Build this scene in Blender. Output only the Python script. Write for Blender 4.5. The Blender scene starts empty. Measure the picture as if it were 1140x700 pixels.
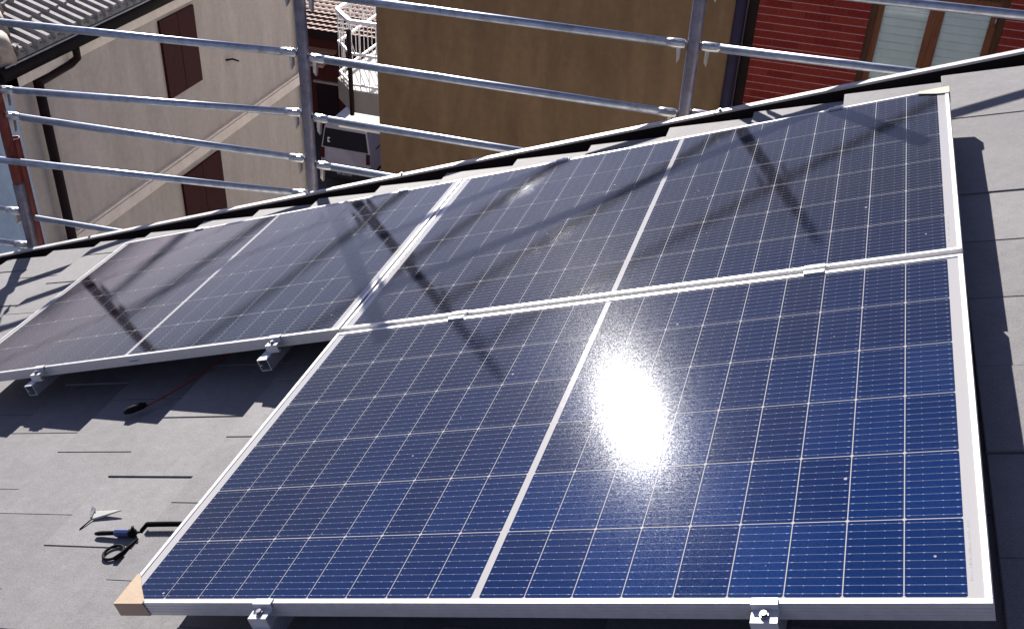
import bpy, math, random
from mathutils import Vector, Matrix

random.seed(11)
SC = bpy.context.scene
COL = SC.collection
TH = math.radians(21.0)                      # pitch of the foreground roof; it rises towards +x
CT, ST = math.cos(TH), math.sin(TH)

# ------------------------------------------------------------------ camera
cam_d = bpy.data.cameras.new('camera')
cam_d.sensor_fit = 'HORIZONTAL'
cam_d.sensor_width = 36.0
cam_d.lens = 36.886
cam_d.clip_start = 0.05
cam_d.clip_end = 1500
cam = bpy.data.objects.new('camera', cam_d)
COL.objects.link(cam)
right, up, back = Vector((0.95216, 0.30311, 0.03905)), Vector((-0.19834, 0.51566, 0.83352)), Vector((0.23251, -0.80139, 0.5511))
mw = Matrix.Identity(4)
for i in range(3):
    mw[i][0], mw[i][1], mw[i][2] = right[i], up[i], back[i]
mw[0][3], mw[1][3], mw[2][3] = 1.21, -1.2262, 1.7879
cam.matrix_world = mw
SC.camera = cam

# ------------------------------------------------------------------ sky, sun, exposure
SUN = Vector((-0.4916, 0.7767, 0.3938)).normalized()
world = bpy.data.worlds.new('World')
SC.world = world
world.use_nodes = True
nt = world.node_tree
bg = nt.nodes['Background']
sky = nt.nodes.new('ShaderNodeTexSky')
sky.sky_type = 'NISHITA'
sky.sun_disc = False
sky.sun_elevation = math.asin(SUN.z)
sky.sun_rotation = math.atan2(SUN.x, SUN.y)
sky.altitude = 200
sky.air_density = 1.0
sky.dust_density = 0.4
sky.ozone_density = 3.0
tint = nt.nodes.new('ShaderNodeMix'); tint.data_type = 'RGBA'; tint.blend_type = 'MULTIPLY'
tint.inputs[0].default_value = 1.0; tint.inputs[7].default_value = (0.70, 0.72, 1.05, 1)
hsv = nt.nodes.new('ShaderNodeHueSaturation'); hsv.inputs['Saturation'].default_value = 0.52
nt.links.new(sky.outputs[0], hsv.inputs['Color']); nt.links.new(hsv.outputs[0], tint.inputs[6]); nt.links.new(tint.outputs[2], bg.inputs[0])
bg.inputs[1].default_value = 0.05
sun_d = bpy.data.lights.new('sun', 'SUN')
sun_d.energy = 5.0
sun_d.angle = math.radians(0.53)
sun_d.color = (1.0, 0.95, 0.90)
sun = bpy.data.objects.new('sun', sun_d)
COL.objects.link(sun)
sun.rotation_euler = SUN.to_track_quat('Z', 'Y').to_euler()
vs = SC.view_settings
vs.view_transform = 'Standard'
vs.look = 'None'
vs.gamma = 1.0
vs.use_curve_mapping = False
vs.exposure = 1.02

# ------------------------------------------------------------------ helpers
class MB:
    """collects shapes of one mesh object"""
    def __init__(self):
        self.v, self.f, self.m, self.s = [], [], [], []
        self.T = None
    def add(self, vs_, fs, mi=0, smooth=False):
        o = len(self.v)
        for p in vs_:
            p = Vector(p)
            self.v.append(tuple(self.T @ p) if self.T is not None else tuple(p))
        for f in fs:
            self.f.append([o + i for i in f]); self.m.append(mi); self.s.append(smooth)
        return self
    def box(self, x0, x1, y0, y1, z0, z1, mi=0, ch=0.0):
        if x0 > x1: x0, x1 = x1, x0
        if y0 > y1: y0, y1 = y1, y0
        if z0 > z1: z0, z1 = z1, z0
        if ch <= 0:
            V = [(x0,y0,z0),(x1,y0,z0),(x1,y1,z0),(x0,y1,z0),(x0,y0,z1),(x1,y0,z1),(x1,y1,z1),(x0,y1,z1)]
            F = [(3,2,1,0),(4,5,6,7),(0,1,5,4),(1,2,6,5),(2,3,7,6),(3,0,4,7)]
            return self.add(V, F, mi)
        c = ch                               # box with its top edges chamfered
        V = [(x0,y0,z0),(x1,y0,z0),(x1,y1,z0),(x0,y1,z0),
             (x0,y0,z1-c),(x1,y0,z1-c),(x1,y1,z1-c),(x0,y1,z1-c),
             (x0+c,y0+c,z1),(x1-c,y0+c,z1),(x1-c,y1-c,z1),(x0+c,y1-c,z1)]
        F = [(3,2,1,0),(8,9,10,11),(0,1,5,4),(1,2,6,5),(2,3,7,6),(3,0,4,7),(4,5,9,8),(5,6,10,9),(6,7,11,10),(7,4,8,11)]
        return self.add(V, F, mi)
    def prism(self, poly, z0, z1, mi=0):
        n = len(poly)
        V = [(p[0], p[1], z0) for p in poly] + [(p[0], p[1], z1) for p in poly]
        F = [tuple(range(n-1, -1, -1)), tuple(range(n, 2*n))]
        F += [(i, (i+1) % n, n+(i+1) % n, n+i) for i in range(n)]
        return self.add(V, F, mi)
    def tube(self, pts, r, seg=12, mi=0, caps=True, smooth=True):
        pts = [Vector(p) for p in pts]
        n = len(pts)
        rr = r if isinstance(r, (list, tuple)) else [r]*n
        V, F = [], []
        prev = None
        for i, p in enumerate(pts):
            d = (pts[min(i+1, n-1)] - pts[max(i-1, 0)]).normalized()
            if prev is None:
                a = Vector((0, 0, 1)) if abs(d.z) < 0.9 else Vector((1, 0, 0))
                u_ = d.cross(a).normalized()
            else:
                u_ = (prev - d*prev.dot(d)).normalized()
            prev = u_
            w = d.cross(u_)
            for k in range(seg):
                t = 2*math.pi*k/seg
                V.append(p + (u_*math.cos(t) + w*math.sin(t))*rr[i])
        for i in range(n-1):
            for k in range(seg):
                F.append((i*seg+k, i*seg+(k+1) % seg, (i+1)*seg+(k+1) % seg, (i+1)*seg+k))
        self.add(V, F, mi, smooth)
        if caps:
            o = len(self.v) - len(V)
            self.f.append([o+k for k in range(seg-1, -1, -1)]); self.m.append(mi); self.s.append(False)
            self.f.append([o+(n-1)*seg+k for k in range(seg)]); self.m.append(mi); self.s.append(False)
        return self
    def pipe_end(self, a, b, r, th, mi=0, seg=16):
        """open pipe from a to b with a wall thickness"""
        a, b = Vector(a), Vector(b)
        d = (b-a).normalized()
        u_ = d.cross(Vector((0, 0, 1)) if abs(d.z) < 0.9 else Vector((1, 0, 0))).normalized(); w = d.cross(u_)
        V = []
        for p, q in ((a, r), (b, r), (b, r-th), (a, r-th)):
            for k in range(seg):
                t = 2*math.pi*k/seg
                V.append(p + (u_*math.cos(t)+w*math.sin(t))*q)
        F = []
        for i in range(4):
            j = (i+1) % 4
            for k in range(seg):
                F.append((i*seg+k, i*seg+(k+1) % seg, j*seg+(k+1) % seg, j*seg+k))
        return self.add(V, F, mi, True)
    def build(self, name, mats, parent=None, bevel=0.0, loc=None, rot=None):
        me = bpy.data.meshes.new(name)
        me.from_pydata(self.v, [], self.f)
        if not isinstance(mats, (list, tuple)): mats = [mats]
        for m in mats: me.materials.append(m)
        for p, mi, s in zip(me.polygons, self.m, self.s):
            p.material_index = mi; p.use_smooth = s
        me.update()
        o = bpy.data.objects.new(name, me)
        COL.objects.link(o)
        if parent: o.parent = parent
        if loc is not None: o.location = loc
        if rot is not None: o.rotation_euler = rot
        if bevel > 0:
            b = o.modifiers.new('bevel', 'BEVEL'); b.width = bevel; b.segments = 2; b.limit_method = 'ANGLE'; b.angle_limit = math.radians(40)
        return o

def tag(o, label=None, cat=None, group=None, kind=None):
    if label: o['label'] = label
    if cat: o['category'] = cat
    if group: o['group'] = group
    if kind: o['kind'] = kind
    return o

def thing(name, label, cat, loc=(0, 0, 0), rot=(0, 0, 0), group=None):
    o = bpy.data.objects.new(name, None)
    o.empty_display_size = 0.1
    COL.objects.link(o)
    o.location = loc; o.rotation_euler = rot
    return tag(o, label, cat, group)

ROOF_ROT = (0, -TH, 0)
def W(x, y, z=0.0):
    """point given in the plane of the solar panels (x up the slope, y away, z out) -> world"""
    return Vector((CT*x - ST*z, y, ST*x + CT*z))

# ------------------------------------------------------------------ materials
def mat(name):
    m = bpy.data.materials.new(name); m.use_nodes = True
    t = m.node_tree
    return m, t, t.nodes['Principled BSDF']
def nd(t, typ, **kw):
    n = t.nodes.new(typ)
    for k, v in kw.items(): setattr(n, k, v)
    return n
def mth(t, op, a, b=None, c=None):
    n = t.nodes.new('ShaderNodeMath'); n.operation = op
    for i, x in enumerate((a, b, c)):
        if x is None: continue
        if isinstance(x, (int, float)): n.inputs[i].default_value = x
        else: t.links.new(x, n.inputs[i])
    return n.outputs[0]
def ramp(t, fac, stops):
    r = t.nodes.new('ShaderNodeValToRGB')
    e = r.color_ramp.elements
    e[0].position, e[0].color = stops[0][0], (*stops[0][1], 1)
    e[1].position, e[1].color = stops[-1][0], (*stops[-1][1], 1)
    for p, c in stops[1:-1]:
        x = e.new(p); x.color = (*c, 1)
    t.links.new(fac, r.inputs[0])
    return r.outputs[0]
def mixc(t, fac, a, b, typ='MIX'):
    n = t.nodes.new('ShaderNodeMix'); n.data_type = 'RGBA'; n.blend_type = typ
    for i, x in ((0, fac), (6, a), (7, b)):
        if isinstance(x, (int, float)): n.inputs[i].default_value = x
        elif isinstance(x, tuple): n.inputs[i].default_value = (*x, 1)
        else: t.links.new(x, n.inputs[i])
    return n.outputs[2]
def noise(t, vec, scale, detail=4, rough=0.55, dist=0.0):
    n = t.nodes.new('ShaderNodeTexNoise')
    n.inputs['Scale'].default_value = scale; n.inputs['Detail'].default_value = detail
    n.inputs['Roughness'].default_value = rough; n.inputs['Distortion'].default_value = dist
    if vec is not None: t.links.new(vec, n.inputs['Vector'])
    return n.outputs['Fac']
def bump(t, h, strength, dist=0.01):
    b = t.nodes.new('ShaderNodeBump'); b.inputs['Strength'].default_value = strength; b.inputs['Distance'].default_value = dist
    t.links.new(h, b.inputs['Height'])
    return b.outputs[0]
def objco(t):
    return nd(t, 'ShaderNodeTexCoord').outputs['Object']

def simple(name, col, rough=0.6, metal=0.0, var=0.15, scale=8.0, bstr=0.0, bscale=60.0, spec=0.5, stretch=None):
    """one colour with mottling and a little relief"""
    m, t, p = mat(name)
    co = objco(t)
    if stretch:
        mp = nd(t, 'ShaderNodeMapping'); mp.inputs['Scale'].default_value = stretch
        t.links.new(co, mp.inputs[0]); co = mp.outputs[0]
    f = noise(t, co, scale, 6, 0.6)
    lo = tuple(c*(1-var) for c in col); hi = tuple(min(1, c*(1+var)) for c in col)
    t.links.new(ramp(t, f, [(0.3, lo), (0.7, hi)]), p.inputs['Base Color'])
    p.inputs['Roughness'].default_value = rough
    p.inputs['Metallic'].default_value = metal
    p.inputs['Specular IOR Level'].default_value = spec
    if bstr > 0:
        t.links.new(bump(t, noise(t, co, bscale, 5, 0.6), bstr, 0.01), p.inputs['Normal'])
    return m

PW, PH = 1.722, 1.0915                      # panel size
MX, MY = 0.033, 0.0140                      # margin from the outer edge to the cells
ROWP = (PH - 2*MY)/6.0
MIDG = 0.014
COLP = (PW - 2*MX - MIDG)/18.0

LEAN = 0.0085
def glass_coat(t, p, co):
    """the textured solar glass that lies over cells and backsheet"""
    p.inputs['Coat Weight'].default_value = 1.0
    p.inputs['Coat IOR'].default_value = 1.32
    p.inputs['Coat Roughness'].default_value = 0.015
    p.inputs['Specular IOR Level'].default_value = 0.005
    # the cells' own fine texture glitters softly round the mirror image of the sun
    v = nd(t, 'ShaderNodeTexVoronoi'); v.inputs['Scale'].default_value = 700.0
    t.links.new(co, v.inputs['Vector'])
    w = nd(t, 'ShaderNodeTexWhiteNoise'); w.noise_dimensions = '3D'; t.links.new(v.outputs['Position'], w.inputs['Vector'])
    t.links.new(mth(t, 'ADD', mth(t, 'MULTIPLY', mth(t, 'POWER', w.outputs['Value'], 4.0), 0.024), 0.0012), p.inputs['Specular IOR Level'])
    p.inputs['Specular Tint'].default_value = (0.72, 0.84, 1.0, 1)
    p.inputs['Roughness'].default_value = 0.15
    v2 = nd(t, 'ShaderNodeTexVoronoi'); v2.inputs['Scale'].default_value = 2300.0
    t.links.new(co, v2.inputs['Vector'])
    sc = None
    for k in range(3):                       # sum of random leans: a soft, short-tailed spread of facets
        w2 = nd(t, 'ShaderNodeTexWhiteNoise'); w2.noise_dimensions = '4D'; w2.inputs['W'].default_value = 3.7*k + 1.3
        t.links.new(v2.outputs['Position'], w2.inputs['Vector'])
        lean = nd(t, 'ShaderNodeVectorMath', operation='MULTIPLY_ADD'); t.links.new(w2.outputs['Color'], lean.inputs[0])
        lean.inputs[1].default_value = (LEAN,)*3; lean.inputs[2].default_value = (-LEAN/2,)*3
        if sc is None: sc = lean
        else:
            ad_ = nd(t, 'ShaderNodeVectorMath', operation='ADD'); t.links.new(sc.outputs[0], ad_.inputs[0]); t.links.new(lean.outputs[0], ad_.inputs[1]); sc = ad_
    bn = bump(t, noise(t, co, 30.0, 2, 0.5), 0.0015, 0.0012)
    ad = nd(t, 'ShaderNodeVectorMath', operation='ADD'); t.links.new(sc.outputs[0], ad.inputs[0]); t.links.new(bn, ad.inputs[1])
    nm = nd(t, 'ShaderNodeVectorMath', operation='NORMALIZE'); t.links.new(ad.outputs[0], nm.inputs[0])
    t.links.new(nm.outputs[0], p.inputs['Coat Normal'])

def make_cell_mat():
    m, t, p = mat('solar_cell')
    co = objco(t)
    sx = nd(t, 'ShaderNodeSeparateXYZ'); t.links.new(co, sx.inputs[0])
    x, y = sx.outputs[0], sx.outputs[1]
    # ten busbars in every cell row
    yy = mth(t, 'SUBTRACT', y, MY)
    bb = mth(t, 'ABSOLUTE', mth(t, 'SUBTRACT', mth(t, 'FRACT', mth(t, 'DIVIDE', yy, ROWP/10.0)), 0.5))
    line = mth(t, 'LESS_THAN', bb, 0.00038/(ROWP/10.0))
    # soldering pads along each busbar, a larger one close to the edge of the cell
    half = mth(t, 'GREATER_THAN', x, PW/2)
    xs = mth(t, 'SUBTRACT', mth(t, 'SUBTRACT', x, MX), mth(t, 'MULTIPLY', half, MIDG))
    fx = mth(t, 'FRACT', mth(t, 'DIVIDE', xs, COLP))
    ex = mth(t, 'ABSOLUTE', mth(t, 'SUBTRACT', fx, 0.5))
    pad_x = mth(t, 'LESS_THAN', mth(t, 'ABSOLUTE', mth(t, 'SUBTRACT', ex, 0.42)), 0.022)
    pad_x2 = mth(t, 'LESS_THAN', mth(t, 'ABSOLUTE', mth(t, 'SUBTRACT', ex, 0.17)), 0.012)
    pad_y = mth(t, 'LESS_THAN', bb, 0.0008/(ROWP/10.0))
    pad = mth(t, 'MULTIPLY', mth(t, 'MAXIMUM', pad_x, pad_x2), pad_y)
    silver = mth(t, 'MAXIMUM', mth(t, 'MULTIPLY', line, 0.44), mth(t, 'MULTIPLY', pad, 0.75))
    # each cell a slightly different blue
    cx = mth(t, 'FLOOR', mth(t, 'DIVIDE', xs, COLP)); cy = mth(t, 'FLOOR', mth(t, 'DIVIDE', yy, ROWP))
    oi = nd(t, 'ShaderNodeObjectInfo')
    cmb = nd(t, 'ShaderNodeCombineXYZ'); t.links.new(cx, cmb.inputs[0]); t.links.new(cy, cmb.inputs[1]); t.links.new(oi.outputs['Random'], cmb.inputs[2])
    wn = nd(t, 'ShaderNodeTexWhiteNoise'); wn.noise_dimensions = '3D'; t.links.new(cmb.outputs[0], wn.inputs[0])
    blue = ramp(t, wn.outputs['Value'], [(0.0, (0.0012, 0.0125, 0.066)), (0.5, (0.0014, 0.0165, 0.084)), (1.0, (0.0017, 0.0210, 0.104))])
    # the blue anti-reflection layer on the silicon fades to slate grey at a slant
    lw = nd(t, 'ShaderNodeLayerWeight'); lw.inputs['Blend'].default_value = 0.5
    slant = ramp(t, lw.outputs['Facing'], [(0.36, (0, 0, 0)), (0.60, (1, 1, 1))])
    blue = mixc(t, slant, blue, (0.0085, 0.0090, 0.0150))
    grain = noise(t, co, 380.0, 3, 0.7)
    blue = mixc(t, 1.0, blue, ramp(t, grain, [(0.3, (0.62, 0.62, 0.62)), (0.7, (1.4, 1.4, 1.4))]), 'MULTIPLY')
    # thin film of dust, a few specks
    dust = noise(t, co, 5.0, 6, 0.65)
    dfac = mth(t, 'MULTIPLY', ramp(t, dust, [(0.42, (0, 0, 0)), (0.75, (1, 1, 1))]), 0.012)
    c = mixc(t, silver, blue, (0.36, 0.39, 0.46))
    c = mixc(t, dfac, c, (0.42, 0.40, 0.38))
    vor = nd(t, 'ShaderNodeTexVoronoi'); vor.inputs['Scale'].default_value = 26.0; t.links.new(co, vor.inputs['Vector'])
    vsep = nd(t, 'ShaderNodeSeparateColor'); t.links.new(vor.outputs['Color'], vsep.inputs[0])
    spk = mth(t, 'MULTIPLY', mth(t, 'LESS_THAN', vor.outputs['Distance'], mth(t, 'MULTIPLY', vsep.outputs[1], 0.09)), mth(t, 'GREATER_THAN', vsep.outputs[0], 0.74))
    c = mixc(t, mth(t, 'MULTIPLY', spk, 0.55), c, (0.6, 0.6, 0.6))
    t.links.new(c, p.inputs['Base Color'])
    glass_coat(t, p, co)
    return m
def make_backsheet():
    m, t, p = mat('backsheet')
    co = objco(t)
    p.inputs['Base Color'].default_value = (0.40, 0.39, 0.385, 1)
    glass_coat(t, p, co)
    return m

def make_alu(name, col=(0.66, 0.655, 0.65), rough=0.38, metal=0.35):
    m, t, p = mat(name)
    co = objco(t)
    mp = nd(t, 'ShaderNodeMapping'); mp.inputs['Scale'].default_value = (3, 3, 3); t.links.new(co, mp.inputs[0])
    f = noise(t, mp.outputs[0], 14.0, 5, 0.6)
    t.links.new(ramp(t, f, [(0.3, tuple(c*0.9 for c in col)), (0.7, col)]), p.inputs['Base Color'])
    p.inputs['Metallic'].default_value = metal
    t.links.new(ramp(t, f, [(0.3, (rough*0.85,)*3), (0.7, (rough*1.2,)*3)]), p.inputs['Roughness'])
    return m

def make_galv(name, col, rough=0.42, metal=0.75, rust=0.0):
    """galvanised or weathered scaffold steel"""
    m, t, p = mat(name)
    co = objco(t)
    f = noise(t, co, 22.0, 6, 0.65)
    c = ramp(t, f, [(0.25, tuple(x*0.62 for x in col)), (0.5, col), (0.8, tuple(min(1, x*1.25) for x in col))])
    if rust > 0:
        r = noise(t, co, 7.0, 6, 0.7)
        c = mixc(t, mth(t, 'MULTIPLY', ramp(t, r, [(0.5, (0, 0, 0)), (0.68, (1, 1, 1))]), rust), c, (0.13, 0.055, 0.03))
    t.links.new(c, p.inputs['Base Color'])
    p.inputs['Metallic'].default_value = metal
    t.links.new(ramp(t, f, [(0.3, (rough*1.2,)*3), (0.7, (rough*0.8,)*3)]), p.inputs['Roughness'])
    t.links.new(bump(t, noise(t, co, 120.0, 4, 0.6), 0.15, 0.003), p.inputs['Normal'])
    return m

def make_roof_tile():
    m, t, p = mat('concrete_tile')
    co = objco(t)
    big = noise(t, co, 1.6, 5, 0.6)
    fine = noise(t, co, 240.0, 3, 0.7)
    mid = noise(t, co, 26.0, 5, 0.65)
    at = nd(t, 'ShaderNodeAttribute'); at.attribute_name = 'tone'
    base = ramp(t, at.outputs['Fac'], [(0.0, (0.186, 0.179, 0.181)), (1.0, (0.217, 0.209, 0.212))])
    c = mixc(t, 1.0, base, ramp(t, big, [(0.3, (0.88, 0.88, 0.88)), (0.7, (1.1, 1.1, 1.1))]), 'MULTIPLY')
    c = mixc(t, 1.0, c, ramp(t, mid, [(0.3, (0.90, 0.90, 0.90)), (0.7, (1.08, 1.08, 1.07))]), 'MULTIPLY')
    c = mixc(t, 1.0, c, ramp(t, fine, [(0.25, (0.75, 0.75, 0.75)), (0.75, (1.22, 1.22, 1.22))]), 'MULTIPLY')
    # pale scuffs left by boots and dragged tools
    mp = nd(t, 'ShaderNodeMapping'); mp.inputs['Scale'].default_value = (1.0, 3.2, 1.0); mp.inputs['Rotation'].default_value = (0, 0, 0.5); t.links.new(co, mp.inputs[0])
    sc = noise(t, mp.outputs[0], 3.4, 9, 0.72, 0.6)
    c = mixc(t, mth(t, 'MULTIPLY', ramp(t, sc, [(0.58, (0, 0, 0)), (0.76, (1, 1, 1))]), 0.35), c, (0.27, 0.26, 0.25))
    st = noise(t, co, 4.4, 8, 0.7, 0.3)
    c = mixc(t, mth(t, 'MULTIPLY', ramp(t, st, [(0.60, (0, 0, 0)), (0.78, (1, 1, 1))]), 0.4), c, (0.07, 0.066, 0.066))
    t.links.new(c, p.inputs['Base Color'])
    p.inputs['Roughness'].default_value = 0.7
    p.inputs['Specular IOR Level'].default_value = 0.25
    hh = mth(t, 'ADD', fine, mth(t, 'MULTIPLY', mid, 1.4))
    t.links.new(bump(t, hh, 0.25, 0.003), p.inputs['Normal'])
    return m

def make_brick():
    m, t, p = mat('dark_red_brick')
    co = objco(t)
    sx = nd(t, 'ShaderNodeSeparateXYZ'); t.links.new(co, sx.inputs[0])
    cm = nd(t, 'ShaderNodeCombineXYZ'); t.links.new(sx.outputs[0], cm.inputs[0]); t.links.new(sx.outputs[2], cm.inputs[1])
    b = nd(t, 'ShaderNodeTexBrick')
    t.links.new(cm.outputs[0], b.inputs['Vector'])
    b.inputs['Scale'].default_value = 1.0
    b.inputs['Brick Width'].default_value = 0.25
    b.inputs['Row Height'].default_value = 0.075
    b.inputs['Mortar Size'].default_value = 0.0035
    b.inputs['Mortar Smooth'].default_value = 0.3
    b.inputs['Bias'].default_value = -0.1
    b.inputs['Color1'].default_value = (0.175, 0.020, 0.014, 1)
    b.inputs['Color2'].default_value = (0.235, 0.036, 0.024, 1)
    b.inputs['Mortar'].default_value = (0.16, 0.045, 0.04, 1)
    # the bed joints are the pale ones
    fz = mth(t, 'ABSOLUTE', mth(t, 'SUBTRACT', mth(t, 'FRACT', mth(t, 'DIVIDE', sx.outputs[2], 0.075)), 0.5))
    wob = mth(t, 'MULTIPLY', mth(t, 'SUBTRACT', noise(t, co, 9.0, 4, 0.6), 0.5), 0.05)
    bed = mth(t, 'GREATER_THAN', mth(t, 'ADD', fz, wob), 0.452)
    g = noise(t, co, 3.0, 5, 0.6)
    c = mixc(t, mth(t, 'MULTIPLY', bed, mth(t, 'ADD', 0.45, mth(t, 'MULTIPLY', g, 0.5))), b.outputs['Color'], (0.50, 0.30, 0.29))
    c = mixc(t, 1.0, c, ramp(t, noise(t, co, 40.0, 4, 0.65), [(0.3, (0.75, 0.75, 0.75)), (0.7, (1.25, 1.25, 1.25))]), 'MULTIPLY')
    t.links.new(c, p.inputs['Base Color'])
    p.inputs['Roughness'].default_value = 0.8
    p.inputs['Specular IOR Level'].default_value = 0.12
    t.links.new(bump(t, mth(t, 'SUBTRACT', 1.0, bed), 0.5, 0.006), p.inputs['Normal'])
    return m

def make_stucco(name, col, streak=0.12, spots=True, bstr=0.35):
    m, t, p = mat(name)
    co = objco(t)
    mp = nd(t, 'ShaderNodeMapping'); mp.inputs['Scale'].default_value = (1.3, 1.3, 0.28); t.links.new(co, mp.inputs[0])
    s = noise(t, mp.outputs[0], 2.2, 7, 0.65, 0.4)
    g = noise(t, co, 11.0, 6, 0.7)
    lo = tuple(c*(1-streak*1.6) for c in col); hi = tuple(min(1, c*(1+streak)) for c in col)
    c = ramp(t, s, [(0.3, lo), (0.68, hi)])
    c = mixc(t, 1.0, c, ramp(t, g, [(0.3, (0.9, 0.9, 0.9)), (0.7, (1.08, 1.08, 1.08))]), 'MULTIPLY')
    t.links.new(c, p.inputs['Base Color'])
    p.inputs['Roughness'].default_value = 0.85
    p.inputs['Specular IOR Level'].default_value = 0.25
    t.links.new(bump(t, noise(t, co, 70.0, 5, 0.65), bstr, 0.012), p.inputs['Normal'])
    return m

def make_wood(name, col):
    m, t, p = mat(name)
    co = objco(t)
    mp = nd(t, 'ShaderNodeMapping'); mp.inputs['Scale'].default_value = (30, 30, 2.2); t.links.new(co, mp.inputs[0])
    f = noise(t, mp.outputs[0], 2.0, 7, 0.65, 0.8)
    t.links.new(ramp(t, f, [(0.25, tuple(c*0.5 for c in col)), (0.55, col), (0.8, tuple(min(1, c*1.35) for c in col))]), p.inputs['Base Color'])
    p.inputs['Roughness'].default_value = 0.55
    p.inputs['Specular IOR Level'].default_value = 0.15
    return m

def make_pane():
    """thin window glass: lets the blind behind show and mirrors the sky"""
    m = bpy.data.materials.new('window_glass'); m.use_nodes = True
    t = m.node_tree
    for n in list(t.nodes): t.nodes.remove(n)
    out = nd(t, 'ShaderNodeOutputMaterial')
    tr = nd(t, 'ShaderNodeBsdfTransparent'); tr.inputs[0].default_value = (0.94, 0.98, 0.99, 1)
    gl = nd(t, 'ShaderNodeBsdfGlossy'); gl.inputs['Roughness'].default_value = 0.03
    fr = nd(t, 'ShaderNodeFresnel'); fr.inputs['IOR'].default_value = 1.6
    mx = nd(t, 'ShaderNodeMixShader')
    t.links.new(mth(t, 'MULTIPLY', fr.outputs[0], 1.6), mx.inputs[0]); t.links.new(tr.outputs[0], mx.inputs[1]); t.links.new(gl.outputs[0], mx.inputs[2])
    t.links.new(mx.outputs[0], out.inputs[0])
    return m

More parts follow.
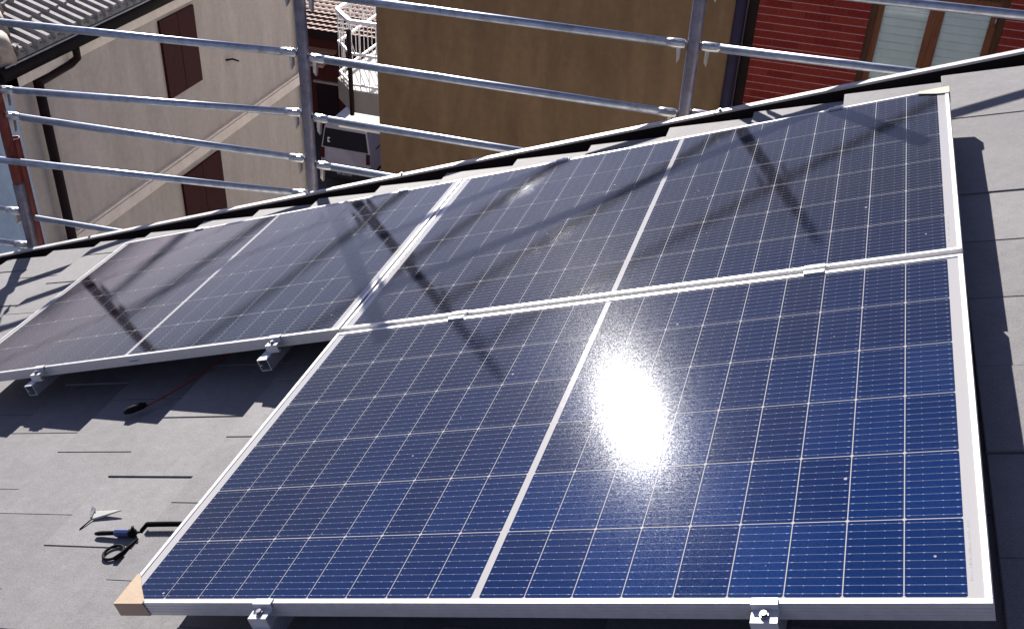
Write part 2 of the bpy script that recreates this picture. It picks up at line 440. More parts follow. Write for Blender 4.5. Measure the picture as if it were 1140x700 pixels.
M = dict(
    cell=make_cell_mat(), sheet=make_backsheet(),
    alu=make_alu('anodised_aluminium'), rail=make_alu('rail_aluminium', (0.62, 0.64, 0.67), 0.42, 0.7),
    clamp=make_alu('clamp_aluminium', (0.62, 0.63, 0.64), 0.55, 0.3),
    bolt=simple('steel_bolt', (0.35, 0.35, 0.36), 0.35, 0.9, 0.2, 60),
    tile=make_roof_tile(),
    under=simple('roof_underlay', (0.012, 0.011, 0.012), 0.9),
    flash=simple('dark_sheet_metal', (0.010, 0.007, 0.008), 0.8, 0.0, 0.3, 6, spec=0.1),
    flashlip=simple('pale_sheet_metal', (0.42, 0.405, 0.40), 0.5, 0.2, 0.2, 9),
    tan=simple('cardboard', (0.44, 0.33, 0.23), 0.8, 0.0, 0.10, 14, 0.1, 90),
    cream=simple('cream_cardboard', (0.47, 0.43, 0.35), 0.8, 0.0, 0.08, 14, 0.1, 90),
    sticker=simple('sticker', (0.10, 0.16, 0.30), 0.4, 0.0, 0.1, 30),
    white=simple('white_print', (0.7, 0.7, 0.72), 0.5, 0.0, 0.05, 30),
    grey=simple('grey_print', (0.30, 0.31, 0.33), 0.6, 0.0, 0.4, 160),
    galv=make_galv('galvanised_tube', (0.42, 0.47, 0.54), rust=0.18),
    post=make_galv('weathered_steel', (0.20, 0.20, 0.26), 0.5, 0.6, 0.4),
    coupler=make_galv('bright_coupler', (0.55, 0.56, 0.56), 0.35, 0.8),
    redpaint=make_galv('red_painted_steel', (0.16, 0.020, 0.012), 0.55, 0.0, 0.55),
    brown=make_stucco('brown_plaster', (0.225, 0.145, 0.074), 0.17, bstr=0.15),
    stucco=make_stucco('pale_stucco', (0.46, 0.425, 0.40), 0.10),
    blue=make_stucco('pale_blue_plaster', (0.58, 0.72, 0.80), 0.10),
    band=make_stucco('cream_moulding', (0.78, 0.72, 0.66), 0.06),
    brick=make_brick(),
    shutter=make_wood('maroon_shutter', (0.040, 0.004, 0.006)),
    wood=make_wood('brown_window_wood', (0.175, 0.066, 0.030)),
    darkwood=make_wood('dark_window_wood', (0.075, 0.034, 0.018)),
    blind=simple('white_blind', (0.90, 0.94, 0.92), 0.55, 0.0, 0.06, 5),
    pane=make_pane(),
    pipe=simple('dark_brown_pipe', (0.014, 0.005, 0.006), 0.6, 0.0, 0.3, 5, spec=0.2),
    purple=simple('plum_pipe', (0.028, 0.018, 0.036), 0.5, 0.0, 0.25, 5),
    gutter=simple('dark_gutter', (0.009, 0.006, 0.007), 0.6, 0.0, 0.3, 4, spec=0.2),
    pantile=simple('weathered_pantile', (0.27, 0.25, 0.245), 0.75, 0.0, 0.35, 9, 0.3, 60),
    hip=simple('pale_ridge_tile', (0.42, 0.36, 0.29), 0.75, 0.0, 0.25, 7, 0.3, 50),
    terracotta=simple('terracotta_tile', (0.40, 0.24, 0.17), 0.8, 0.0, 0.3, 6, 0.3, 40),
    darkred=make_stucco('dark_red_plaster', (0.060, 0.012, 0.011), 0.15),
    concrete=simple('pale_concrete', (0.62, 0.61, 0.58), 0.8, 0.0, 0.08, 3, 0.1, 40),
    slabgrey=simple('grey_slab', (0.30, 0.27, 0.23), 0.8, 0.0, 0.1, 4),
    iron=simple('white_painted_iron', (0.78, 0.78, 0.78), 0.45, 0.0, 0.05, 12),
    asphalt=simple('asphalt', (0.050, 0.049, 0.050), 0.85, 0.0, 0.3, 2.5, 0.3, 60),
    pave=simple('pavement_slabs', (0.22, 0.21, 0.20), 0.85, 0.0, 0.2, 2.0, 0.2, 40),
    vanwhite=simple('van_roof_paint', (0.72, 0.72, 0.74), 0.3, 0.0, 0.05, 3),
    vansilver=simple('silver_paint', (0.36, 0.35, 0.42), 0.32, 0.35, 0.06, 3),
    vandark=simple('dark_plastic', (0.012, 0.011, 0.016), 0.45, 0.0, 0.2, 5),
    vanglass=simple('tinted_glass', (0.006, 0.005, 0.010), 0.08, 0.0, 0.1, 2),
    tail=simple('tail_lamp_red', (0.04, 0.005, 0.006), 0.2, 0.0, 0.1, 8),
    plate=simple('number_plate', (0.45, 0.45, 0.50), 0.4, 0.0, 0.05, 8),
    black=simple('black_rubber', (0.008, 0.008, 0.009), 0.8, 0.0, 0.2, 40, spec=0.15),
    plugblue=simple('blue_plastic', (0.03, 0.055, 0.18), 0.4, 0.0, 0.1, 40),
    cablered=simple('red_cable', (0.22, 0.02, 0.012), 0.45, 0.0, 0.1, 40),
    bone=simple('white_plastic', (0.66, 0.65, 0.58), 0.5, 0.0, 0.1, 60),
)

# ------------------------------------------------------------------ the setting
ZG = -14.0
g = MB(); g.add([(-600, -600, ZG), (600, -600, ZG), (600, 600, ZG), (-600, 600, ZG)], [(0, 1, 2, 3)])
tag(g.build('street', M['asphalt']), kind='structure')
g = MB(); g.box(-7.9, -3.5, 9.0, 30.0, ZG+0.004, ZG+0.12)
tag(g.build('pavement', M['pave']), kind='structure')

# ------------------------------------------------------------------ our own building: tiled roof, verge, walls
roof = thing('tiled_building', 'building in the foreground with pitched roof of flat grey concrete tiles', 'building', (0, 0, 0), ROOF_ROT)
XOFF = 0.0638
TP, TW = 0.3335, 0.2885                     # exposed length of a tile, width of a tile
X_EAVE, X_RIDGE = -4.35, 3.7
Y_VERGE = 2.655
tb = MB(); tones = []
ang = math.atan2(0.027, TP)
ca, sa = math.cos(ang), math.sin(ang)
rnd = random.Random(4)
for k in range(-13, 11):
    xe = 0.0 + k*TP
    if xe < X_EAVE - 0.01 or xe > X_RIDGE: continue
    off = 0.20 if k % 2 else 0.05
    j0 = int(math.floor((-3.6 - off)/TW)); j1 = int(math.ceil((Y_VERGE - off)/TW))
    xl = xe + rnd.uniform(-0.002, 0.002)
    for j in range(j0, j1+1):
        ya, yb = off + j*TW + 0.0012, off + (j+1)*TW - 0.0012
        yv = Y_VERGE + rnd.uniform(-0.004, 0.004)
        if ya > yv - 0.02: continue
        if yb > yv - 0.04: yb = yv
        dz = rnd.uniform(-0.0015, 0.0015); tl = rnd.uniform(-0.003, 0.003)
        L_, th_, c_ = TP + 0.075, 0.024, 0.0022
        ztop = -0.1200 + dz
        prof = [(0, -th_), (L_, -th_), (L_, 0), (c_, 0), (0, -c_)]
        V = []
        for yy in (ya, ya+c_, yb-c_, yb):
            low = yy in (ya, yb)
            for (px, pz) in prof:
                if low and pz == 0: pz = -c_*0.7
                if low and pz == -c_: pz = -c_*1.6
                V.append((xl + px*ca + pz*sa, yy, ztop - px*sa + pz*ca + tl*(yy-ya)/TW))
        F = []
        for a in range(3):
            for b in range(5):
                F.append((a*5+b, a*5+(b+1) % 5, (a+1)*5+(b+1) % 5, (a+1)*5+b))
        F.append((4, 3, 2, 1, 0)); F.append((15, 16, 17, 18, 19))
        n0 = len(tb.f)
        tb.add(V, F)
        tones += [rnd.random()]*(len(tb.f) - n0)
PHI = 0.014                                 # the courses run a little out of true with the panels
tb.v = [(x + XOFF - PHI*(y-0.3), y + PHI*x, z) for x, y, z in tb.v]
to = tb.build('roof_tiles', M['tile'], roof)
at = to.data.attributes.new('tone', 'FLOAT', 'FACE')
at.data.foreach_set('value', tones)
ub = MB(); ub.box(X_EAVE, X_RIDGE+0.2, -3.7, Y_VERGE-0.03, -0.40, -0.185)
ub.build('roof_deck', M['under'], roof)
# verge flashing: dark upstand, its lip coloured pale for the sunlight on it
vb = MB()
def verge(x0, x1, d0, d1, z0, z1, mi):
    sl = 0.0095
    V = []
    for z in (z0, z1):
        for (x, d) in ((x0, d0), (x1, d0), (x1, d1), (x0, d1)):
            V.append((x, 2.716 + sl*x + d, z))
    vb.add(V, [(3,2,1,0),(4,5,6,7),(0,1,5,4),(1,2,6,5),(2,3,7,6),(3,0,4,7)], mi)
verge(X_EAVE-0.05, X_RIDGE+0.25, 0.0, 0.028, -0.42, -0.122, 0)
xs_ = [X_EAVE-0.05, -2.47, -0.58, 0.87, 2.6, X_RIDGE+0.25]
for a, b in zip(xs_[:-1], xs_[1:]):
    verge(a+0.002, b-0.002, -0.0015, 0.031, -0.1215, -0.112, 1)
vo = vb.build('verge_flashing', [M['flash'], M['flashlip']], roof)
for xq in xs_[1:-1]:
    sb_ = MB(); sb_.tube([(xq+0.02, 2.731 + 0.0095*xq, -0.111), (xq+0.02, 2.731+0.0095*xq, -0.104)], 0.007, 8)
    sb_.build('flashing_screw', M['bolt'], vo)
# gable wall under the verge, hidden from this viewpoint but seen from a step to the side
wl = MB()
gx0, gx1 = W(X_EAVE+0.35, 0).x, W(X_RIDGE, 0).x
zl0, zl1 = W(X_EAVE+0.35, 0, -0.42).z, W(X_RIDGE, 0, -0.42).z
Vw = []
for y in (2.62, 2.35, ):
    Vw += [(gx0, y, ZG), (gx1, y, ZG), (gx1, y, zl1), (gx0, y, zl0)]
wl.add(Vw, [(0,1,2,3),(7,6,5,4),(0,4,5,1),(1,5,6,2),(2,6,7,3),(3,7,4,0)])
wl.add([(gx0, 2.35, ZG), (gx0, 2.35, zl0), (gx0, -3.6, zl0), (gx0, -3.6, ZG)], [(0, 1, 2, 3)])
wo = wl.build('wall', M['band'], roof)
wo.matrix_parent_inverse = Matrix.Rotation(-TH, 4, 'Y').inverted()

# ------------------------------------------------------------------ solar panels
GY, GX = 0.0235, 0.0105
def frame_mesh():
    b = MB()
    def rail(x0, x1, y0, y1):
        b.box(x0, x1, y0, y1, -0.035, 0.0, 0, 0.0007)
    w = 0.011
    rail(0, PW, 0, w); rail(0, PW, PH-w, PH)
    rail(0, w, w+0.0002, PH-w-0.0002); rail(PW-w, PW, w+0.0002, PH-w-0.0002)
    # drawn grooves along the outer faces of the long sides
    for z in (-0.0115, -0.019, -0.0265):
        b.box(0.002, PW-0.002, -0.0008, 0.0002, z, z+0.0022)
    # bottom flange
    b.box(w, PW-w, w, 0.03, -0.035, -0.0335); b.box(w, PW-w, PH-0.03, PH-w, -0.035, -0.0335)
    return b
def laminate_mesh():
    b = MB()
    w = 0.0112
    b.box(w, PW-w, w, PH-w, -0.0068, -0.0020, 1)
    ch = 0.0026
    for r in range(6):
        for c in range(18):
            x0 = MX + c*COLP + (MIDG if c >= 9 else 0) + 0.0010; x1 = x0 + COLP - 0.0020
            y0 = MY + r*ROWP + 0.0014; y1 = y0 + ROWP - 0.0028
            z = -0.0016
            P = [(x0+ch, y0, z), (x1-ch, y0, z), (x1, y0+ch, z), (x1, y1-ch, z), (x1-ch, y1, z), (x0+ch, y1, z), (x0, y1-ch, z), (x0, y0+ch, z)]
            b.add(P, [tuple(range(8))], 0)
    return b
def make_panel():
    t = thing('solar_panel', '', 'solar panel', (0, 0, 0), ROOF_ROT, 'solar panels laid flat along the tiled roof')
    frame_mesh().build('frame', M['alu'], t)
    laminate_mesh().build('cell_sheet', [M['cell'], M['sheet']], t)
    s = MB()                                 # serial number strip under the glass at the right end
    yq = 0.05
    r2 = random.Random(2)
    while yq < 0.19:
        h = r2.choice((0.0012, 0.002, 0.003)); s.box(PW-0.0290, PW-0.0255, yq, yq+h, -0.0019, -0.0017); yq += h + r2.choice((0.0015, 0.0025))
    s.build('serial_strip', M['grey'], t)
    return t
def copy_thing(src):
    c = src.copy(); COL.objects.link(c)
    for ch in src.children:
        d = ch.copy(); COL.objects.link(d); d.parent = c
    return c
front = make_panel()
front['label'] = 'nearest solar panel in the front, blue cells with the dazzling sun glint'
upper = copy_thing(front)
upper.location = W(0, PH+GY)
upper['label'] = 'solar panel directly behind the sun-glinting one, cream cardboard on its far right corner'
far = copy_thing(front)
far.location = W(-GX-PW, PH+GY)
far['label'] = 'solar panel at the left end, its near edge above dark shadow on tiles'
# cardboard corner protectors taped to two corners
cb = MB()
e = 0.0015
cb.prism([(-e, -e), (0.078, -e), (0.078, 0.006), (0.034, 0.052), (0.006, 0.086), (-e, 0.086)], 0.0004, 0.0018)
cb.add([(-e, -e-0.0014, 0.0018), (0.078, -e-0.0014, 0.0018), (0.082, -e-0.0014, -0.034), (-e, -e-0.0014, -0.034),
        (-e, -e, 0.0018), (0.078, -e, 0.0018), (0.082, -e, -0.034), (-e, -e, -0.034)], [(3,2,1,0),(4,5,6,7),(0,1,5,4),(1,2,6,5),(2,3,7,6),(3,0,4,7)])
cb.box(-e-0.0014, -e-0.0001, -e-0.0014, 0.086, -0.034, 0.0018)
tag(cb.build('corner_protector', M['tan'], front), 'tan cardboard corner protector')
cb = MB()
cb.prism([(PW+e, PH+e), (PW+e, PH-0.056), (PW-0.034, PH-0.046), (PW-0.090, PH-0.016), (PW-0.088, PH+e)], 0.0006, 0.0026)
cb.box(PW+e, PW+e+0.0014, PH-0.048, PH+e, -0.034, 0.0026)
cb.box(PW-0.088, PW+e+0.0014, PH+e, PH+e+0.0014, -0.034, 0.0026)
tag(cb.build('corner_protector', M['cream'], upper), 'cream cardboard corner protector')
st_ = MB(); st_.box(0.875, 0.925, -0.0022, -0.0009, -0.0235, -0.0135, 0)
st_.box(0.879, 0.921, -0.0027, -0.0022, -0.0205, -0.0165, 1)
st_.build('label_sticker', [M['white'], M['sticker']], far)

# ------------------------------------------------------------------ mounting rails under the panels
def rail(x0, x1, ya, yb, label):
    b = MB()
    z1, z0, w = -0.0352, -0.0752, 0.0025
    # an open square tube, so its cut end shows dark
    b.box(x0, x1, ya, yb, z1-w, z1); b.box(x0, x1, ya, yb, z0, z0+w)
    b.box(x0, x0+w, ya, yb, z0+w, z1-w); b.box(x1-w, x1, ya, yb, z0+w, z1-w)
    b.box(x0+0.004, x0+0.010, ya, yb, (z0+z1)/2-0.002, (z0+z1)/2+0.002)
    r = thing('mounting_rail', label, 'rail', W(0, 0, 0), ROOF_ROT, 'aluminium rails carrying the solar panels')
    b.build('rail_tube', M['rail'], r)
    for y in (ya+0.28, (ya+yb)/2, yb-0.25):
        h = MB(); h.box(x0+0.004, x1-0.004, y-0.02, y+0.02, -0.128, z0-0.0005)
        h.build('roof_hook', M['bolt'], r)
    return r
rail(0.374, 0.412, -0.052, 2.235, 'aluminium mounting rail under the front panel, its end by the bottom left clamp')
rail(1.368, 1.406, -0.050, 2.235, 'aluminium mounting rail under the front panel, its end by the bottom right clamp')
rail(-1.307, -1.269, 1.058, 2.235, 'mounting rail whose open square end shows under the left panel near the picture edge')
rail(-0.290, -0.252, 1.046, 2.235, 'mounting rail whose open square end shows under the left panel beside the front panel')

# ------------------------------------------------------------------ clamps
def end_clamp(xc, y_edge, s, label, w=0.044):
    """s = +1: on a near edge, its block standing towards the viewer; -1: on a far edge"""
    t = thing('end_clamp', label, 'clamp', W(xc, y_edge), ROOF_ROT if s > 0 else (0, -TH, 0), 'end clamps holding the panel edges')
    b = MB()
    h = w/2
    def bx(x0, x1, ya, yb, z0, z1, c=0.0): b.box(x0, x1, -ya*1.0 if s < 0 else ya, -yb if s < 0 else yb, z0, z1, 0, c)
    bx(-h, h, -0.006, 0.010, 0.0006, 0.0032, 0.0006)         # hook lying on the frame
    bx(-h, h, -0.0062, -0.0032, -0.009, 0.0006)
    bx(-h, h, -0.034, -0.0032, -0.0115, -0.0085, 0.0006)     # plate under the bolt
    bx(-h, h, -0.0340, -0.0312, -0.0350, -0.0115)            # leg down to the rail
    bx(-h, h, -0.0312, -0.0230, -0.0350, -0.0322)
    b.build('clamp_body', M['clamp'], t)
    q = MB()
    yc = -0.019 if s > 0 else 0.019
    q.tube([(0, yc, -0.0084), (0, yc, -0.0045)], 0.0075, 14); q.tube([(0, yc, -0.0045), (0, yc, -0.0005)], 0.0055, 10)
    q.build('bolt', M['bolt'], t)
    return t
end_clamp(0.393, 0.0, 1, 'silver end clamp on the near edge of the front panel, left of the centre line')
end_clamp(1.388, 0.0, 1, 'silver end clamp on the near edge of the front panel, below the right half')
end_clamp(-1.262, PH+GY, 1, 'silver end clamp on the near edge of the left panel, by the picture edge')
end_clamp(-0.246, PH+GY, 1, 'silver end clamp on the near edge of the left panel, beside the front panel corner')
yt = 2*PH+GY
end_clamp(-1.300, yt, -1, 'small end clamp on the far edge of the left panel, left half')
end_clamp(-0.270, yt, -1, 'small end clamp on the far edge of the left panel, right half')
end_clamp(0.405, yt, -1, 'small end clamp on the far edge of the rear panel, left half')
end_clamp(1.378, yt, -1, 'small end clamp on the far edge of the rear panel, near the cream corner')
def mid_clamp(xc, label):
    t = thing('mid_clamp', label, 'clamp', W(xc, PH+GY/2), ROOF_ROT, 'mid clamps between the front and rear panels')
    b = MB(); h = 0.025; g2 = GY/2
    b.box(-h, h, g2-0.002, g2+0.009, 0.0006, 0.0036, 0, 0.0006); b.box(-h, h, -g2-0.009, -g2+0.002, 0.0006, 0.0036, 0, 0.0006)
    b.box(-h, h, g2-0.0045, g2-0.002, -0.012, 0.0036); b.box(-h, h, -g2+0.002, -g2+0.0045, -0.012, 0.0036)
    b.box(-h, h, -g2+0.002, g2-0.002, -0.0145, -0.012)
    b.build('clamp_body', M['clamp'], t)
    q = MB(); q.tube([(0, 0, -0.012), (0, 0, -0.004)], 0.0065, 12)
    q.build('bolt', M['bolt'], t)
mid_clamp(0.402, 'mid clamp in the gap between front and rear panel, left of the sun glint')
mid_clamp(1.388, 'mid clamp in the gap between front and rear panel, right of the sun glint')
# grey strip standing in for light reflected within the gap between the rows
gs = MB(); gs.box(0.002, PW-0.002, PH+0.0015, PH+GY-0.0015, -0.0125, -0.0105)
tag(gs.build('gap_light_strip', M['alu'], None, 0, W(0, 0), ROOF_ROT), 'long grey strip standing for reflected light in the gap between the front and rear panel', 'stand-in strip')

# ------------------------------------------------------------------ bits lying on the tiles
ZT = -0.128
def tile_z(x):
    """height of the tile surface at x, eased across the step at each tile edge"""
    x -= XOFF
    k = math.floor(x/TP); fr = x/TP - k
    z = -0.1205 - 0.027*fr
    if fr > 0.88: z += (fr-0.88)/0.12*0.027
    return z
def settle(mb, x0):
    mb.v = [(v[0], v[1], v[2] + tile_z(x0 + v[0]) - ZT) for v in mb.v]
    return mb
c = thing('plug_cable', 'blue plug connector on black corrugated cable lying on the tiles', 'cable', W(-0.325, 0.378, ZT), ROOF_ROT)
b = MB(); b.tube([(-0.006, 0, 0.012), (0.012, 0, 0.013), (0.014, 0, 0.013), (0.016, 0, 0.013)], [0.006, 0.0062, 0.005, 0.004], 12)
b2 = MB(); b2.tube([(-0.058, -0.002, 0.012), (-0.054, -0.002, 0.012), (-0.012, 0, 0.012), (-0.010, 0, 0.012)], [0.0098, 0.0108, 0.0108, 0.0095], 8, 0, True, False)
settle(b2, -0.325).build('plug_body', M['plugblue'], c)
b3 = MB(); b3.tube([(-0.128, -0.004, 0.008), (-0.118, -0.004, 0.009), (-0.105, -0.003, 0.010), (-0.059, -0.002, 0.012)], [0.004, 0.006, 0.0065, 0.006], 10)
settle(b3, -0.325).build('plug_pin', M['black'], c)
b3 = MB(); b3.tube([(-0.0105, 0, 0.012), (0.0, 0, 0.012), (0.002, 0, 0.012), (0.008, 0, 0.012)], [0.012, 0.013, 0.011, 0.007], 8)
b3.tube([(0.001, 0, 0.02), (0.007, 0.002, 0.031)], 0.004, 6)
b3.tube([(0.006, 0, 0.012), (0.022, 0.001, 0.013), (0.031, 0.001, 0.016)], 0.003, 8)
b3.v = [(v[0], v[1], v[2] + tile_z(-0.340)-ZT) for v in b3.v]
b3.build('lock_nut', M['black'], c)
pts, rr = [], []
for i in range(120):
    s_ = 0.028 + i*0.0022
    pts.append((s_, 0.001 + 0.010*math.sin(i/119*2.0), 0.0095)); rr.append(0.0072 if i % 2 else 0.0046)
b4 = MB(); b4.tube(pts, rr, 10, 0, True, False); b4.v = [(v[0], v[1], v[2] + (tile_z(-0.340)-ZT) + 0.006 + min(1.0, max(0.0, v[0]-0.028)/0.03)*0.020 - max(0.0, v[0]-0.058)*0.08) for v in b4.v]; b4.build('corrugated_hose', M['black'], c)

b = MB(); pts = []
for i in range(26):
    a = math.radians(-35 + 372*i/25)
    pts.append((0.028*math.cos(a), 0.026*math.sin(a), 0.0055))
b.tube(pts, 0.0038, 8)
b.tube([(0.020, -0.024, 0.007), (0.042, -0.008, 0.008), (0.070, 0.018, 0.006)], [0.005, 0.0075, 0.003], 8)
b.tube([(0.030, -0.004, 0.007), (0.052, 0.012, 0.008), (0.078, 0.024, 0.006)], [0.004, 0.006, 0.003], 8)
tag(settle(b, -0.345).build('cable_loop', M['black'], None, 0, W(-0.345, 0.312, ZT), ROOF_ROT), 'small closed loop of black cable lying on the tiles below the blue plug', 'cable')

c = thing('broken_clip', 'pointed white plastic clip with a bent wire lying on the tiles', 'plastic clip', W(-0.505, 0.447, ZT), ROOF_ROT)
b = MB()
b.add([(-0.012, 0.008, 0.022), (-0.008, -0.010, 0.014), (0.062, 0.012, 0.017), (-0.010, 0.010, 0.010), (-0.008, -0.008, 0.004), (0.060, 0.012, 0.012)],
      [(0, 1, 2), (5, 4, 3), (0, 3, 4, 1), (1, 4, 5, 2), (2, 5, 3, 0)])
b.add([(-0.026, 0.006, 0.020), (-0.014, -0.004, 0.014), (-0.010, 0.012, 0.030), (-0.024, 0.018, 0.034), (-0.026, 0.004, 0.014), (-0.014, -0.006, 0.008), (-0.010, 0.010, 0.024), (-0.024, 0.016, 0.028)],
      [(0, 1, 2, 3), (7, 6, 5, 4), (0, 4, 5, 1), (1, 5, 6, 2), (2, 6, 7, 3), (3, 7, 4, 0)])
b.v = [(v[0]*1.25, v[1]*1.35, v[2]*0.8-0.006) for v in b.v]
b.build('plastic_blade', M['bone'], c, 0.001)
b = MB(); b.tube([(-0.010, -0.008, 0.005), (-0.016, -0.030, 0.004), (-0.024, -0.052, 0.003)], 0.0018, 6)
b.build('wire', M['black'], c)

b = MB(); pts = []
A_, B_ = Vector((-0.746, 0.985)), Vector((-0.44, 1.42))
for i in range(18):
    q = i/17; p_ = A_.lerp(B_, q)
    pts.append((p_.x + 0.015*math.sin(q*5), p_.y, -0.122 + 0.05*q*q))
pl = thing('red_cable', 'thin red cable with a dark plug in the shadow under the left panel', 'cable', W(0, 0), ROOF_ROT)
b.tube(pts, 0.0034, 8); b.build('cable', M['cablered'], pl)
b = MB(); b.tube([(-0.80, 0.945, -0.113), (-0.785, 0.955, -0.112), (-0.752, 0.98, -0.114), (-0.742, 0.99, -0.116)], [0.006, 0.012, 0.012, 0.006], 10); b.build('plug', M['black'], pl)

# ------------------------------------------------------------------ scaffold
scaf = thing('scaffold', 'galvanised steel scaffold with guard rails standing along the roof edge', 'scaffold', (-1.13, 3.10, ZG))
SO = Vector((-1.13, 3.10, ZG))
def rel(p): return Vector(p) - SO
P1, P2 = (-1.135, 3.10), (0.685, 3.145)
def standard(xy, top, m, label=None, zlow=ZG, r=0.0275):
    b = MB()
    a, t_ = rel((xy[0], xy[1], zlow)), rel((xy[0], xy[1], top))
    b.tube([a, t_], r, 18, 0, False); b.pipe_end(t_ - Vector((0, 0, 0.05)), t_ + Vector((0, 0, 0.002)), r, 0.004)
    o = b.build('standard', m, scaf)
    if label: o['label'] = label
    return o
def coupler(par, p, d, pin=True):
    """short head hooked on the standard at p, reaching along unit vector d, with a hanging wedge"""
    b = MB(); p = Vector(p); d = Vector(d).normalized()
    b.tube([p + d*0.030, p + d*0.040, p + d*0.085, p + d*0.115], [0.013, 0.021, 0.021, 0.0185], 10)
    n = Vector((-d.y, d.x, 0)).normalized()
    q = p + d*0.052
    b.add([q+n*0.014+Vector((0,0,-0.065)), q-n*0.014+Vector((0,0,-0.065)), q-n*0.014+Vector((0,0,0.018)), q+n*0.014+Vector((0,0,0.018)),
           q+d*0.012+n*0.010+Vector((0,0,-0.085)), q+d*0.012-n*0.010+Vector((0,0,-0.085)), q+d*0.02-n*0.014+Vector((0,0,0.018)), q+d*0.02+n*0.014+Vector((0,0,0.018))],
          [(0,1,2,3),(7,6,5,4),(0,4,5,1),(1,5,6,2),(2,6,7,3),(3,7,4,0)])
    b.v = [tuple(rel(v)) for v in b.v]
    b.build('coupler', M['coupler'], par)
def guard(a, b_, r=0.0185, ca_=True, cb_=True):
    b = MB(); a, b_ = Vector(a), Vector(b_)
    d = (b_-a).normalized()
    b.tube([rel(a + d*(0.10 if ca_ else 0)), rel(b_ - d*(0.10 if cb_ else 0))], r, 14)
    o = b.build('guard_rail', M['galv'], scaf)
    if ca_: coupler(o, a, d)
    if cb_: coupler(o, b_, -d)
    return o
standard(P1, 1.12, M['post'])
standard(P2, 1.27, M['post'])
PR = (-2.815, 2.90)
standard(PR, 0.60, M['redpaint'], 'red painted rusty standard', -0.86)
standard((PR[0], PR[1]), -0.865, M['post'], 'grey lower standard', ZG, 0.030)
r0 = (-2.82, 2.955)
standard(r0, -0.625, M['redpaint'], 'short open red tube beside the standard', -14.0, 0.0265)
PL = (-4.6, 2.80)
standard(PL, 0.3, M['post'])
PX = (2.50, 3.20)
standard(PX, 1.9, M['post'])
# bay right of the second post
for z0, z1 in ((0.935, 0.99), (0.595, 0.605), (0.322, 0.332), (0.02, 0.03)):
    guard((*P2, z0), (*PX, z1))
# middle bay
for z0, z1 in ((0.91, 0.935), (0.61, 0.61), (0.327, 0.321), (0.022, 0.008), (-0.281, -0.290), (-0.534, -0.54)):
    guard((*P1, z0), (*P2, z1))
# left bay, the rails dropping a little to the left
for z0, z1 in ((0.32, 0.34), (0.030, 0.036), (-0.330, -0.266), (-0.468, -0.516)):
    guard((*PR, z0), (*P1, z1))
o = guard((-3.3, 2.80, -0.722), (*P1, -0.710), 0.0185, False, True)
guard((PR[0]+0.06, PR[1], -1.068), (-1.3, 3.08, -1.12), 0.016, False, False)
for z0, z1 in ((-1.10, -1.045), (-1.33, -1.26)):
    guard((*PL, z0), (*PR, z1), 0.0165)
# deck of the scaffold below, out of sight from here
db = MB()
for i in range(3): db.box(-4.6, 2.5, 3.22+0.31*i, 3.50+0.31*i, -2.55, -2.50)
db.v = [tuple(rel(v)) for v in db.v]
db.build('deck_board', M['galv'], scaf)
for xq, yq in ((-4.6, 4.2), (-1.13, 4.25), (0.69, 4.28)):
    b = MB(); b.tube([rel((xq, yq, ZG)), rel((xq, yq, -2.4))], 0.0275, 12); b.build('standard', M['post'], scaf)

# ------------------------------------------------------------------ pale house on the left
hs = thing('stucco_house', 'pale stucco house with maroon shutters and dark gutter on the left', 'house', (-8.0, 8.45, ZG))
HO = Vector((-8.0, 8.45, ZG))
def hrel(mb): mb.v = [tuple(Vector(v) - HO) for v in mb.v]; return mb
HX, HY0, HY1, HZ = -8.0, 8.45, 15.72, -2.92
b = MB(); b.add([(HX, HY0, ZG), (HX, HY1, ZG), (HX, HY1, HZ), (HX, HY0, HZ)], [(0, 1, 2, 3)])
b.add([(HX, HY1, ZG), (HX-9, HY1, ZG), (HX-9, HY1, HZ), (HX, HY1, HZ)], [(0, 1, 2, 3)])
b.add([(HX-9, HY1, ZG), (HX-9, HY0, ZG), (HX-9, HY0, HZ), (HX-9, HY1, HZ)], [(0, 1, 2, 3)])
hrel(b).build('wall', M['stucco'], hs)
b = MB(); b.add([(HX-9, HY0, ZG), (HX, HY0, ZG), (HX, HY0, HZ), (HX-9, HY0, HZ)], [(0, 1, 2, 3)])
b.box(HX-9, HX+0.06, HY0-0.06, HY0-0.002, -5.56, -5.40)
tag(hrel(b).build('wall', M['blue'], hs), 'pale blue end wall')
b = MB(); b.box(HX+0.002, HX+0.07, HY0-0.07, HY1, -5.56, -5.40); b.box(HX+0.002, HX+0.05, HY0-0.07, HY1, -5.395, -5.36)
hrel(b).build('string_course', M['band'], hs)
b = MB(); b.box(HX+0.002, HX+0.14, HY0-0.14, HY1+0.1, -3.10, -2.92); b.box(HX-9, HX+0.14, HY0-0.14, HY0-0.002, -3.10, -2.92)
hrel(b).build('cornice', M['band'], hs)
EX, EZ = -7.72, -2.70                       # edge of the eave
b = MB()
for (pts) in ([(EX+0.02, HY0-0.45, EZ-0.10), (EX+0.02, HY1+0.35, EZ-0.10)], [(HX-9, HY0-0.47, EZ-0.10), (EX+0.02, HY0-0.47, EZ-0.10)]):
    b.tube(pts, 0.085, 12)
go_ = hrel(b).build('gutter', M['gutter'], hs)
b = MB(); b.tube([(EX+0.055, HY0-0.35, EZ-0.012), (EX+0.055, HY1+0.3, EZ-0.012)], 0.012, 6)
hrel(b).build('gutter_rim', M['flashlip'], go_)
b = MB()
yd = HY0 + 0.33
b.tube([(HX+0.13, yd, -3.12), (HX+0.13, yd, ZG)], 0.062, 12)
b.tube([(EX-0.02, yd+0.62, EZ-0.16), (EX-0.02, yd+0.62, EZ-0.33), (HX+0.16, yd+0.60, EZ-0.42), (HX+0.14, yd, -3.16), (HX+0.13, yd, -3.25)], 0.05, 10)
hrel(b).build('downpipe', M['pipe'], hs)
